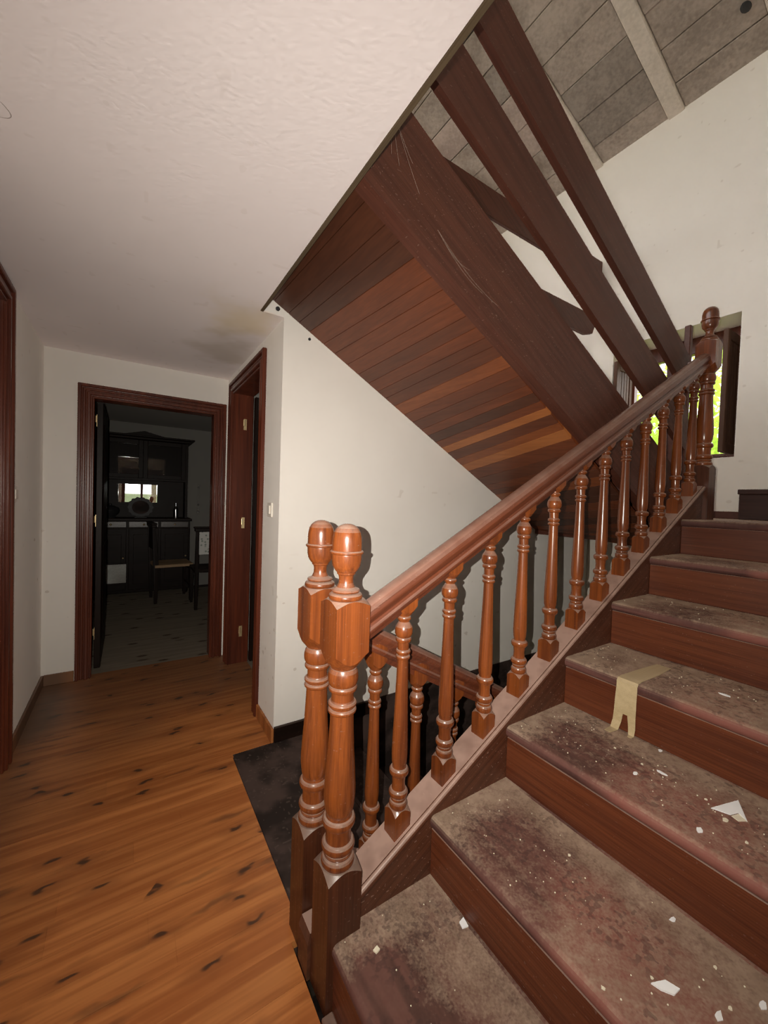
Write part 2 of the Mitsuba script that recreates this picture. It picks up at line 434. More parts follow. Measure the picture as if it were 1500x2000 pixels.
put('wall_room', cat(box(-2.52, -2.4, YF + 0.12, 5.5, -0.2, H), box(2.2, 2.32, YF + 0.12, 5.5, -0.2, H), box(-2.52, 2.32, 5.35, 5.5, -0.2, H),
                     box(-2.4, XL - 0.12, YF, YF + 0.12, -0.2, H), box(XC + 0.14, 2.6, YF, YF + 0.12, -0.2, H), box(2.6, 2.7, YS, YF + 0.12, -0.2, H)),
    'shaded_plaster', label='walls of the dark room behind the doorway, their shade put into the grey', category='wall', kind=S)
put('wall_upper', cat(wall_with_hole('x', -1.27, 5.5, SLAB, 6.5, -2.6, -2.45, [(-1.1, 4.9, SLAB + 0.35, SLAB + 3.2)]), box(-2.6, XE, 5.5, 5.62, SLAB, 6.5)), 'smooth_plaster',  # wide gable opening added out of view to light the upper stairwell
    label='white upstairs walls with an added unseen gable window for daylight', category='wall', kind=S)
put('wall_basement_side', cat(box(-0.15, -0.03, -1.2, YS, -2.0, -0.2), box(0.6, XE, -1.2, -1.1, -2.0, 0.0)), 'dark_panel', label='dark foundation walls below the stair', category='wall', kind=S)
put('wall_stair__nail_hole', trimesh.creation.cylinder(0.011, 0.012, sections=14, transform=trimesh.transformations.translation_matrix([0.188, YS, 2.272]) @ trimesh.transformations.rotation_matrix(math.pi / 2, [1, 0, 0])),
    'black_iron', label='dark round hole')
put('wall_stair__nail_hole', trimesh.creation.cylinder(0.007, 0.012, sections=14, transform=trimesh.transformations.translation_matrix([0.364, YS, 2.161]) @ trimesh.transformations.rotation_matrix(math.pi / 2, [1, 0, 0])),
    'black_iron', label='dark round hole')

# baseboards
put('baseboard_left', box(XL, XL + 0.014, 1.615, YF, 0, 0.07, 0.003), 'floor_wood_0', label='low wooden baseboard of the left hall wall', category='baseboard', kind=S)
put('baseboard_far', box(XL + 0.014, -0.742, YF - 0.014, YF, 0, 0.072, 0.003), 'floor_wood_2', label='orange baseboard left of the dresser doorway', category='baseboard', kind=S)
put('baseboard_right', box(XC - 0.014, XC, YS - 0.012, 1.447, 0, 0.075, 0.003), 'floor_wood_0', label='wooden baseboard between side doorway and stair', category='baseboard', kind=S)
put('baseboard_stair', box(XC + 0.001, 0.9, YS - 0.018, YS - 0.003, 0, 0.083, 0.004), 'dark_wood', label='dark baseboard at the foot of the stair wall', category='baseboard', kind=S)
put('baseboard_landing', box(XE - 0.016, XE, 0.0, YS, 1.26, 1.312, 0.003), 'upper_wood', label='brown baseboard of the landing under the window', category='baseboard', kind=S)
put('trim_1', box(0.1005, 0.116, -1.15, YS - 0.001, H - 0.003, SLAB + 0.03, 0.002), 'trim_wood', label='dusty wooden trim along the edge of the ceiling opening', category='trim', kind=S)


def architrave(parent, axis, a0, a1, z1, face, sgn, w=0.092, mat='door_wood'):
    """three stepped mouldings round an opening; face = wall plane, sgn = direction out of the wall."""
    prof = [(0.0, 0.025), (0.021, 0.025), (0.026, 0.014), (0.044, 0.014), (0.050, 0.021), (0.072, 0.021), (0.078, 0.011), (w, 0.011)]
    # prof: (distance from outer edge, thickness)
    for nm in ('left', 'right', 'top'):
        for d0, d1, t in [(a[0], b2[0], a[1]) for a, b2 in zip(prof[::2], prof[1::2])] + [(0.001, w - 0.001, 0.005)]:
            if nm == 'left':
                r = (a0 + d0, a0 + d1, -0.0, z1 - d0)
            elif nm == 'right':
                r = (a1 - d1, a1 - d0, -0.0, z1 - d0)
            else:
                r = (a0 + d0, a1 - d0, z1 - d1, z1 - d0)
            f0, f1 = sorted((face, face + sgn * t))
            b = box(r[0], r[1], f0, f1, r[2], r[3], 0.004)
            yield nm, b if axis == 'y' else trimesh.Trimesh(b.vertices[:, [1, 0, 2]], b.faces[:, ::-1])


def door_frame(key, axis, a0, a1, z1, face, sgn, depth, w=0.092):
    groups = {}
    for nm, b in architrave(key, axis, a0, a1, z1, face, sgn, w):
        groups.setdefault(nm, []).append(b)
    for nm, bs in groups.items():
        put('architrave', cat(*bs), 'door_wood', parent=key)
    j0, j1 = a0 + w - 0.012, a1 - w + 0.012
    f0, f1 = sorted((face, face - sgn * depth))
    zt = z1 - w + 0.012
    for r in ((j0 - 0.022, j0 + 0.006, 0, zt), (j1 - 0.006, j1 + 0.022, 0, zt), (j0, j1, zt - 0.006, zt + 0.022)):
        b = box(r[0], r[1], f0, f1, r[2], r[3], 0.002)
        put('jamb', b if axis == 'y' else trimesh.Trimesh(b.vertices[:, [1, 0, 2]], b.faces[:, ::-1]), 'door_wood', parent=key)


def hinge(parent, x, y, z, along, h=0.085):
    dx, dy = (0.012, 0.002) if along == 'x' else (0.002, 0.012)
    m = cat(box(x - dx, x + dx, y - dy, y + dy, z - h / 2, z + h / 2, 0.0008),
            trimesh.creation.cylinder(0.007, h * 0.55, sections=12, transform=trimesh.transformations.translation_matrix([x - (0.010 if along == 'x' else 0.004), y - 0.006, z + h * 0.12])))
    put('hinge', m, 'brass', parent=parent)


d1 = thing('door_1', 'dark red moulded doorway into the unlit room with the dresser', 'door', kind=S)
door_frame(d1, 'y', -0.738, 0.208, 2.035, YF, -1, 0.13)
put('door_leaf', cat(box(-0.640, -0.602, YF + 0.135, YF + 0.86, 0.012, 1.945, 0.003), box(-0.600, -0.596, YF + 0.22, YF + 0.76, 0.2, 0.9, 0.002), box(-0.600, -0.596, YF + 0.22, YF + 0.76, 1.05, 1.8, 0.002)), 'dark_wood_upright', parent=d1)
hinge(d1, -0.634, YF + 0.04, 1.80, 'y')
hinge(d1, -0.634, YF + 0.04, 1.10, 'y')
hinge(d1, -0.634, YF + 0.04, 0.30, 'y')
d2 = thing('door_2', 'narrow dark red side doorway with its door open inwards', 'door', kind=S)
door_frame(d2, 'x', 1.447, 2.372, 2.172, XC, -1, 0.145)
put('door_leaf', cat(box(XC + 0.15, XC + 0.86, 2.245, 2.285, 0.012, 2.075, 0.003), box(XC + 0.26, XC + 0.76, 2.241, 2.245, 0.2, 0.95, 0.002), box(XC + 0.26, XC + 0.76, 2.241, 2.245, 1.1, 1.9, 0.002)), 'dark_wood_upright', parent=d2)
hinge(d2, XC + 0.085, 2.284, 1.86, 'x')
hinge(d2, XC + 0.085, 2.284, 1.10, 'x')
hinge(d2, XC + 0.085, 2.284, 0.25, 'x')
d3 = thing('door_3', 'dark red door frame at the left edge, cut by the picture', 'door', kind=S)
door_frame(d3, 'x', 0.64, 1.617, 2.222, XL, 1, 0.13)
put('door_leaf', box(XL - 0.09, XL - 0.05, 0.74, 1.53, 0.01, 2.12, 0.003), 'door_wood', parent=d3)
d4 = thing('door_4', 'glazed entrance door behind the camera', 'door', kind=S)
put('frame', cat(box(-0.62, -0.54, -3.09, -3.03, 0, 2.05), box(0.34, 0.42, -3.09, -3.03, 0, 2.05), box(-0.54, 0.34, -3.09, -3.03, 1.72, 2.05), box(-0.54, 0.34, -3.09, -3.03, 0.0, 0.95), box(-0.13, -0.07, -3.09, -3.03, 0.95, 1.72)), 'door_wood', parent=d4)
put('pane', box(-0.54, -0.13, -3.062, -3.058, 0.95, 1.72), 'pane_glass', parent=d4)
put('pane', box(-0.07, 0.34, -3.062, -3.058, 0.95, 1.72), 'pane_glass', parent=d4)

# window of the landing: deep reveal, frame, two open shutter leaves
w1 = thing('window_1', 'deep landing window, dark wooden frame and garden light', 'window', kind=S)
put('frame', cat(box(3.42, 3.48, WIN[0], WIN[0] + 0.06, WIN[2], WIN[3], 0.004), box(3.42, 3.48, WIN[1] - 0.06, WIN[1], WIN[2], WIN[3], 0.004),
                 box(3.42, 3.48, WIN[0] + 0.06, WIN[1] - 0.06, WIN[3] - 0.13, WIN[3], 0.004), box(3.42, 3.48, WIN[0] + 0.06, WIN[1] - 0.06, WIN[2], WIN[2] + 0.06, 0.004)), 'door_wood', parent=w1)
put('sill', box(3.16, 3.42, WIN[0] + 0.002, WIN[1] - 0.002, WIN[2] - 0.002, WIN[2] + 0.018, 0.003), 'upper_wood', parent=w1)


def shutter(x0, x1, y, z0, z1, rot):
    k = key_for(w1 + '__shutter')
    n, w = 4, x1 - x0
    tr = lambda m: m.apply_transform(trimesh.transformations.rotation_matrix(math.radians(rot), [0, 0, 1], [x1, y, 0])) or m
    fr = cat(box(x0, x0 + 0.05, y - 0.015, y + 0.015, z0, z1, 0.003), box(x1 - 0.05, x1, y - 0.015, y + 0.015, z0, z1, 0.003),
             box(x0 + 0.05, x1 - 0.05, y - 0.015, y + 0.015, z0, z0 + 0.07, 0.003), box(x0 + 0.05, x1 - 0.05, y - 0.015, y + 0.015, z1 - 0.07, z1, 0.003))
    fr.apply_transform(trimesh.transformations.rotation_matrix(math.radians(rot), [0, 0, 1], [x1, y, 0]))
    scene[k] = mikit.ply(fr, 'shutter_wood')
    for i in range(n):
        a = x0 + 0.05 + (w - 0.1) * i / n
        b = box(a + 0.002, a + (w - 0.1) / n - 0.002, y - 0.008, y + 0.008, z0 + 0.07, z1 - 0.07, 0.003)
        b.apply_transform(trimesh.transformations.rotation_matrix(math.radians(rot), [0, 0, 1], [x1, y, 0]))
        put('board', b, 'shutter_wood', parent=k)


shutter(3.14, 3.42, 0.972, 1.74, 2.60, 0)
shutter(3.13, 3.42, 0.205, 1.74, 2.62, 0)

# ---------------------------------------------------------------- roof of concrete joists and hollow blocks
rf = thing('roof', 'sloping grey roof underside of hollow concrete blocks between joists', 'roof', kind=S)
ct, st_ = 1 / math.hypot(1, ROOF_T), ROOF_T / math.hypot(1, ROOF_T)
# local frame: u runs up the slope away from the end wall, v = y, w = outwards normal
RM = np.eye(4)
RM[:3, 0] = (-ct, 0, st_)
RM[:3, 1] = (0, -1, 0)
RM[:3, 2] = (st_, 0, ct)
RM[:3, 3] = (XE, 0, ROOF_Z)


def roof_mesh(u0, u1, y0, y1, w0, w1, b=0.0):
    m = box(u0, u1, -y1, -y0, w0, w1, b)
    m.apply_transform(RM)
    return m


BAY, JW, UL = 0.63, 0.11, 0.262
put('roof', roof_mesh(-0.45, 6.4, -1.35, 5.7, 0.12, 0.3), 'mortar', parent=rf)
for j in range(-2, 8):
    yj = 0.545 + BAY * j
    if yj < -1.3 or yj > 5.2:
        continue
    put('joist', roof_mesh(-0.05, 6.0, yj, yj + JW, -0.012, 0.12, 0.006), 'joist_concrete', parent=rf)
    k = 0
    u = -0.08 + 0.02 * (j % 2)
    while u < 4.3:
        mm = roof_mesh(u + rng.uniform(0.001, 0.004), u + UL - rng.uniform(0.001, 0.005), yj + JW + 0.003, yj + BAY - 0.003, rng.uniform(0.0, 0.008), 0.121, 0.005)
        put('hollow_block', mm, rng.choice(['block_a', 'block_a', 'block_b', 'block_c', 'block_a', 'block_c', 'block_d' if u > 2.2 and j > 0 else 'block_a']), parent=rf)
        u += UL
        k += 1
put('hole', trimesh.creation.icosphere(2, 0.030).apply_transform(np.diag([1.4, 0.9, 0.35, 1])).apply_translation([2.83, 0.105, ROOF_Z + ROOF_T * (XE - 2.83) - 0.004]), 'black_iron', parent=rf)

# ---------------------------------------------------------------- lower stair flight
sc = thing('staircase', 'lower flight of dusty dark red wooden steps up to the landing', 'staircase')


def tread_mesh(x0, x1, y0, y1, zt, t=0.038):
    """board with a rounded nosing at x0."""
    r = t / 2
    pts = [(x1, zt - t), (x1, zt)] + [(x0 + r - r * math.sin(a) * 0.9, zt - r + r * math.cos(a)) for a in np.linspace(0.15, math.pi - 0.15, 9)]
    return prism_y(pts[::-1], y0, y1)


for i in range(1, 7):
    xn, zt = (i - 1) * GO, RISE * i
    put('tread', tread_mesh(xn, xn + GO + 0.018, -1.149, -0.0005, zt), 'tread_wood', 35, parent=sc)
for i in range(1, 8):
    xn, zt = (i - 1) * GO, RISE * i
    put('riser', box(xn + 0.008, xn + 0.026, -1.149, -0.0005 , zt - RISE + 0.0005, zt - 0.037, 0.002), 'riser_wood', parent=sc)
put('base_moulding', box(-0.0235, 0.0075, -1.149, -0.026, -0.02, 0.014, 0.003), 'riser_wood', parent=sc)
put('stringer', prism_y([(0.083, 0.0), (0.45, 0.0), (2.24, 0.99), (2.24, 0.2146 + 0.55 * 2.24), (0.083, 0.2146 + 0.55 * 0.083)], 0.0, 0.08), 'stringer_wood', parent=sc, label='stringer with dust along its top edge')
bead = [(-0.0095 + 0.0095 * math.cos(a) - 0.001, -0.012 + 0.013 * math.sin(a)) for a in np.linspace(0, 2 * math.pi, 13)[:-1]]
put('bead_moulding', rail_mesh(bead, 0.084, 2.235, 0.2146, 0.55, y=0.004), 'stringer_wood', 40, parent=sc)

# landing: boards and fascia
ld = thing('stair_landing', 'wooden half landing below the deep window', 'stair landing')
put('landing_board', tread_mesh(6 * GO, XE, -1.149, 0.10, 7 * RISE), 'tread_wood', 35, parent=ld)
put('landing_board', box(2.37, XE, 0.101, YS - 0.001, 7 * RISE - 0.038, 7 * RISE), 'tread_wood', parent=ld)
put('landing_beam', box(2.36, 2.43, 0.101, YS - 0.001, 1.078, 7 * RISE - 0.039, 0.004), 'upper_wood', parent=ld, label='dark beam under the landing edge')
put('landing_underside', cat(box(2.43, XE - 0.001, 0.101, YS - 0.001, 1.10, 1.2), box(6 * GO + 0.03, XE - 0.001, -1.149, 0.10, 1.10, 1.2)), 'upper_wood', parent=ld)

# ---------------------------------------------------------------- turned balusters and newels
def square_core(s, z0, z1, prof):
    a = m3.Manifold.cube((s, s, z1 - z0)).translate((-s / 2, -s / 2, z0))
    return a ^ man(lathe(prof, 48))


def mani(m):
    me = m.to_mesh()
    return trimesh.Trimesh(np.array(me.vert_properties[:, :3]), np.array(me.tri_verts), process=True)


def torus_prof(r_in, r_out, z0, z1, n=6):
    zc, h = (z0 + z1) / 2, (z1 - z0) / 2
    return [(r_in + (r_out - r_in) * math.sin(a), zc - h * math.cos(a)) for a in np.linspace(0.0, math.pi, n + 1)]


def baluster_shapes():
    # z from the top of the stringer under the axis; the square ends are cut round where the turning starts
    core = square_core(0.054, -0.035, 0.066, [(0, -0.036), (0.05, -0.036), (0.05, 0.043), (0.0382, 0.053), (0.0318, 0.060), (0.0272, 0.0655), (0, 0.0655)])
    top = square_core(0.054, 0.632, 0.72, [(0, 0.632), (0.020, 0.632), (0.026, 0.640), (0.036, 0.656), (0.05, 0.668), (0.05, 0.721), (0, 0.721)])
    p = [(0, 0.06)]
    p += torus_prof(0.021, 0.0265, 0.064, 0.086)
    p += torus_prof(0.0195, 0.0225, 0.087, 0.096, 4)
    p += torus_prof(0.0200, 0.0285, 0.097, 0.120)
    p += [(0.0195, 0.126), (0.0185, 0.140), (0.0205, 0.158)]
    p += torus_prof(0.0205, 0.0290, 0.160, 0.184)
    p += [(0.0195, 0.188), (0.0225, 0.200), (0.0236, 0.225), (0.0228, 0.262), (0.0200, 0.350), (0.0172, 0.440), (0.0160, 0.500)]
    p += torus_prof(0.0165, 0.0215, 0.503, 0.515, 5)
    p += torus_prof(0.0165, 0.0220, 0.517, 0.531, 5)
    p += [(0.0165, 0.535), (0.0170, 0.552)]
    p += torus_prof(0.0190, 0.0235, 0.553, 0.567, 5)
    p += [(0.0215, 0.569), (0.0255, 0.577), (0.0262, 0.587), (0.0245, 0.597), (0.0190, 0.606), (0.0150, 0.612)]
    p += torus_prof(0.0160, 0.0205, 0.616, 0.628, 5)
    p += [(0.0165, 0.630), (0.017, 0.64), (0, 0.64)]
    return core, top, p


bc, bt, bp_ = baluster_shapes()
BAL = mikit.ply(trimesh.util.concatenate([mani(bc), mani(bt), lathe(bp_, 26)]), 'turned_wood', smooth=32)


def newel_parts(dz=0.0):
    s = 0.095
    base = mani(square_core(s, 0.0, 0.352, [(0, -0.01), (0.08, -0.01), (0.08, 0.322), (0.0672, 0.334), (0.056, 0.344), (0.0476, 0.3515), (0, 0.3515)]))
    blk = mani(square_core(s, 0.872, 1.047, [(0, 0.872), (0.036, 0.872), (0.046, 0.884), (0.060, 0.905), (0.08, 0.925), (0.08, 1.025), (0.060, 1.037), (0.0475, 1.0465), (0, 1.0465)]))
    p = [(0, 0.345)]
    p += torus_prof(0.036, 0.0445, 0.346, 0.372)
    p += torus_prof(0.033, 0.0385, 0.373, 0.385, 4)
    p += torus_prof(0.034, 0.0440, 0.386, 0.412)
    p += [(0.0340, 0.420), (0.0330, 0.432), (0.0355, 0.448)]
    p += torus_prof(0.035, 0.0440, 0.450, 0.476)
    p += [(0.0335, 0.482), (0.0385, 0.497), (0.0415, 0.525), (0.0415, 0.55), (0.0385, 0.60), (0.0340, 0.66), (0.0315, 0.715), (0.0305, 0.745)]
    p += torus_prof(0.031, 0.0375, 0.748, 0.762, 5)
    p += torus_prof(0.031, 0.0375, 0.765, 0.779, 5)
    p += [(0.0290, 0.783), (0.0285, 0.803)]
    p += torus_prof(0.031, 0.0375, 0.805, 0.821, 5)
    p += [(0.0355, 0.823), (0.0395, 0.833), (0.0400, 0.845), (0.0380, 0.857), (0.0335, 0.866)]
    p += torus_prof(0.030, 0.0350, 0.867, 0.878, 5)
    p += [(0.028, 0.88), (0, 0.885)]
    shaft = lathe(p, 36)
    q = [(0, 1.040)]
    q += torus_prof(0.036, 0.0440, 1.044, 1.062)
    q += torus_prof(0.030, 0.0370, 1.063, 1.073, 4)
    q += [(0.0235, 1.077), (0.0190, 1.088), (0.0185, 1.100), (0.0205, 1.108), (0.0240, 1.111), (0.0245, 1.115), (0.0300, 1.121), (0.0360, 1.132), (0.0385, 1.147), (0.0390, 1.160)]
    q += torus_prof(0.0385, 0.0440, 1.162, 1.172, 5)
    q += [(0.0385, 1.174), (0.0385, 1.190), (0.0375, 1.205), (0.0345, 1.219), (0.0285, 1.229), (0.0200, 1.236), (0.0100, 1.240), (0, 1.241)]
    fin = lathe(q, 36)
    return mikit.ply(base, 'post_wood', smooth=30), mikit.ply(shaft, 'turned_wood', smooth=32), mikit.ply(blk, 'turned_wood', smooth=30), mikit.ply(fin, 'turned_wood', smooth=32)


NEWEL = newel_parts()


def newel(parent, x, y, z):
    k = key_for(parent + '__newel_post')
    m = T().translate([x, y, z])
    scene[k] = {**NEWEL[1], 'to_world': m}
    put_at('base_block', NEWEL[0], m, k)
    put_at('rail_block', NEWEL[2], m, k)
    put_at('finial', NEWEL[3], m, k)
    return k


HANDRAIL = [(-0.014, 0.0), (0.014, 0.0), (0.016, 0.018), (0.028, 0.020), (0.032, 0.026), (0.032, 0.034), (0.027, 0.041), (0.025, 0.050), (0.028, 0.057), (0.034, 0.064), (0.035, 0.074),
            (0.031, 0.086), (0.023, 0.096), (0.012, 0.102), (0, 0.104), (-0.012, 0.102), (-0.023, 0.096), (-0.031, 0.086), (-0.035, 0.074), (-0.034, 0.064), (-0.028, 0.057),
            (-0.025, 0.050), (-0.027, 0.041), (-0.032, 0.034), (-0.032, 0.026), (-0.028, 0.020), (-0.016, 0.018)]

BY = 0.035
rl = thing('stair_balustrade', 'turned balustrade with acorn newel posts along the lower flight', 'balustrade')
newel(rl, 0.035, 0.0235, 0.0)
newel(rl, 2.2885, 0.0235, 1.212)
put('handrail', rail_mesh(HANDRAIL, 0.080, 2.243, 0.868, 0.5415, y=BY - 0.003), 'rail_wood', 40, parent=rl)
for k in range(12):
    x = 0.235 + 0.1745 * k
    zs = 0.2146 + 0.55 * x
    put_at('baluster', BAL, T().translate([x, BY, zs]), rl)

# basement flight: balustrade, stringer and steps going down
rd = thing('stair_balustrade', 'turned balustrade running down the basement stair behind the front newel post', 'balustrade')
DY = 0.188
newel(rd, 0.035, DY, 0.0)
put('handrail', rail_mesh(HANDRAIL, 0.080, 2.3, 0.922, -0.55, y=DY), 'rail_wood', 40, parent=rd)
for k in range(8):
    x = 0.240 + 0.1745 * k
    put_at('baluster', BAL, T().translate([x, DY, 0.259 - 0.55 * x]), rd)
bs = thing('staircase', 'dark basement flight going down beside the white wall', 'staircase')
put('stringer', prism_y([(0.083, 0.0), (0.083, 0.2135), (2.3, 0.259 - 0.55 * 2.3), (2.3, -1.35), (0.40, -0.25), (0.40, 0.0)], 0.148, 0.228), 'stringer_wood', parent=bs)
for i in range(1, 7):
    x0 = 0.402 + GO * (i - 1)
    put('tread', box(x0 + 0.002, x0 + GO + 0.02, 0.229, YS - 0.02, -RISE * i - 0.04, -RISE * i, 0.004), 'dark_slab', parent=bs)
    put('riser', box(x0, x0 + 0.018, 0.229, YS - 0.02, -RISE * i, -RISE * (i - 1) - (0.041 if i > 1 else 0.16), 0.002) if i > 1 else box(x0 - 0.001, x0 + 0.016, 0.229, YS - 0.02, -RISE, -0.002, 0.002), 'dark_slab', parent=bs)
put('plinth_block', hull(np.vstack([box(-0.022, 0.04, 0.073, 0.139, 0, 0.10).vertices, box(-0.014, 0.04, 0.076, 0.136, 0, 0.125).vertices])), 'stringer_wood',
    label='small dark wooden block between the feet of the two newel posts', category='block')

# ---------------------------------------------------------------- upper flight seen from below
US = thing('staircase', 'upper flight seen from below with planked soffit and broad stringer', 'staircase')


def sof(x, y):
    return 2.3105 + 0.071 * (y - 0.071 * 0) - 0.544 * x


# fitted plane of the soffit
def sofz(x, y):
    return -0.544 * x + 0.071 * y + 2.316


edges_w = [0.105]
while edges_w[-1] < 2.36:
    edges_w.append(edges_w[-1] + rng.uniform(0.052, 0.088))
edges_w[-1] = 2.36
skew = lambda x: min(max((x - 0.42) * 0.27, 0.0), 0.30)
tones = {}
YN, YW = 0.205, YS - 0.001
for i, (a, b) in enumerate(zip(edges_w[:-1], edges_w[1:])):
    ka, kb = skew(a), skew(b)
    pts, L = [], YW - YN
    xa0, xb0 = max(a - ka * L, 0.105), max(b - kb * L, 0.105)
    g = 0.0012
    for (x, y) in ((a + g, YW), (b - g, YW), (xb0 - g, YN), (xa0 + g, YN)):
        z = sofz(x, y)
        pts += [(x, y, z), (x, y, z + 0.018)]
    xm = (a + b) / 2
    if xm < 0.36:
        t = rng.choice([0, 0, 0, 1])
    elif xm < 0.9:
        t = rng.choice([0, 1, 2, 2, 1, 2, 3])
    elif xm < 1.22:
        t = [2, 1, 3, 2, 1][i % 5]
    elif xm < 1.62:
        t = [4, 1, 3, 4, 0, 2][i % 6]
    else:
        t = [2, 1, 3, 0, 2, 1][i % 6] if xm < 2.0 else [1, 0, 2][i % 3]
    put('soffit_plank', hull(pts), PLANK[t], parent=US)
# last boards between the fan and the landing beam
a_w, a_n = 2.36, 2.36 - skew(2.36) * (YW - YN)
for f0, f1, tq in ((0, 0.2, 1), (0.2, 0.4, 0), (0.4, 0.6, 2), (0.6, 0.8, 0), (0.8, 1.0, 1)):
    pts = []
    xa, xb = a_n + (2.36 - a_n) * f0, a_n + (2.36 - a_n) * f1
    for x, y in ((xa + 0.001, YN), (xb - 0.001, YN), (2.36, YW - (YW - YN) * 0.0), (2.358, YW - 0.01)):
        pts += [(x, y, sofz(x, y)), (x, y, sofz(x, y) + 0.018)]
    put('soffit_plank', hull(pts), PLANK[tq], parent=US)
sb = [(0.118, 2.2395), (1.31, 1.631), (2.36, 1.10), (2.36, 1.50), (1.70, 1.862), (0.30, 2.535), (0.118, 2.625)]
put('stringer', prism_y([(x, z) for x, z in [(0.118, 2.2395), (2.358, 1.102), (2.358, 1.425), (0.118, 2.600)]], 0.150, 0.205), 'upper_wood', parent=US, label='broad dusty stringer face')
put('stringer_cap', prism_y([(0.118, 2.54), (2.358, 1.42), (2.358, 1.540), (0.118, 2.618)], 0.170, 0.203), 'upper_wood', parent=US, label='darker cap board above the stringer face')
put('stringer_lip', prism_y([(0.118, 2.2385), (2.358, 1.101), (2.358, 1.114), (0.118, 2.2515)], 0.1485, 0.151), 'upper_wood', parent=US)
for i in range(1, 8):
    x1, zt = 2.40 - 0.325 * (i - 1), 7 * RISE + RISE * i
    if i < 7:
        m = tread_mesh(-x1, -x1 + 0.345, -(YS - 0.002), -0.206, zt)
        m.vertices = m.vertices * [-1, -1, 1]
        put('tread', m, 'tread_wood', 35, parent=US)
    put('riser', box(x1 - 0.028, x1 - 0.010, 0.206, YS - 0.002, zt - RISE, zt - 0.038, 0.002), 'riser_wood', parent=US)

# board railing of the upper flight
ur = thing('board_railing', 'railing of two long dark boards along the upper flight', 'railing')
put('rail_board', prism_y([(-0.20, 2.895), (2.30, 1.664), (2.30, 1.896), (-0.20, 3.122)], 0.118, 0.1465), 'upper_wood', parent=ur, label='lower rail board')
put('rail_board', prism_y([(-0.20, 3.29), (2.31, 2.000), (2.31, 2.205), (-0.20, 3.535)], 0.118, 0.1465), 'upper_wood', parent=ur, label='upper rail board')
put('post', cat(box(2.285, 2.352, 0.159, 0.226, 7 * RISE, 2.30, 0.004), box(2.325, 2.362, 0.128, 0.160, 7 * RISE, 2.405, 0.004)), 'upper_wood', parent=ur, label='square post at the foot of the railing')
put('post', box(-0.20, -0.13, 0.159, 0.225, SLAB, 3.56, 0.004), 'upper_wood', parent=ur)

# gallery rail upstairs across the far side
gr = thing('gallery_railing', 'two level dark boards of the gallery railing seen behind the upper flight', 'railing')
put('rail_board', box(0.3, 3.148, 1.135, 1.165, 3.345, 3.545, 0.006), 'upper_wood', parent=gr)
bpts = [(0.3, 2.84), (2.93, 2.84), (3.03, 2.87), (3.06, 2.93), (3.05, 2.99), (2.98, 3.03), (0.3, 3.03)]
put('rail_board', prism_y(bpts, 1.135, 1.165), 'upper_wood', parent=gr)
put('post', box(0.33, 0.40, 1.166, 1.23, SLAB, 3.56, 0.005), 'upper_wood', parent=gr)

# ---------------------------------------------------------------- small things in the hall
def switch(x, y, z, axis, sgn, label):
    k = thing('light_switch', label, 'light switch')
    if axis == 'x':
        a = sorted((x, x + sgn * 0.009)); b = sorted((x + sgn * 0.009, x + sgn * 0.016))
        put('plate', box(a[0], a[1], y - 0.040, y + 0.040, z - 0.040, z + 0.040, 0.003), 'switch_white', parent=k)
        put('rocker', box(b[0], b[1], y - 0.022, y + 0.022, z - 0.024, z + 0.024, 0.003), 'switch_white', parent=k)
    else:
        a = sorted((y, y + sgn * 0.009)); b = sorted((y + sgn * 0.009, y + sgn * 0.016))
        put('plate', box(x - 0.030, x + 0.03, a[0], a[1], z - 0.040, z + 0.040, 0.003), 'switch_white', parent=k)
        put('rocker', box(x - 0.018, x + 0.018, b[0], b[1], z - 0.024, z + 0.024, 0.003), 'switch_white', parent=k)


switch(XC, 1.30, 1.235, 'x', -1, 'white light switch on the wall right of the side doorway')
switch(XL, 1.715, 1.278, 'x', 1, 'white light switch on the left wall beside the cut-off door frame')
switch(XC, 2.415, 1.258, 'x', -1, 'small pale light switch in the corner between the two doorways')

# step box on the landing
put('step_box', cat(box(2.93, XE - 0.017, -0.62, 0.030, 1.2605, 1.425, 0.003), box(2.915, XE - 0.017, -0.625, 0.035, 1.425, 1.458, 0.004)), 'step_wood',
    label='low dark wooden step on the landing against the end wall', category='step')


# masking tape over the nosing of the fourth tread
def strip(path, w0, z=0.0015):
    v, f = [], []
    for (x, y, zz), w, nrm in path:
        nx, nz = nrm
        for dy in (-w / 2, w / 2):
            v.append((x, y + dy, zz)); v.append((x + nx * z, y + dy, zz + nz * z))
    n = len(path)
    for i in range(n - 1):
        a, b = 4 * i, 4 * i + 4
        f += [(a + 1, a + 3, b + 3), (a + 1, b + 3, b + 1), (a, b, b + 2), (a, b + 2, a + 2), (a, a + 1, b + 1), (a, b + 1, b), (a + 2, b + 2, b + 3), (a + 2, b + 3, a + 3)]
    e = 4 * (n - 1)
    f += [(0, 2, 3), (0, 3, 1), (e, e + 1, e + 3), (e, e + 3, e + 2)]
    m = trimesh.Trimesh(np.array(v), np.array(f), process=False)
    m.fix_normals()
    return m


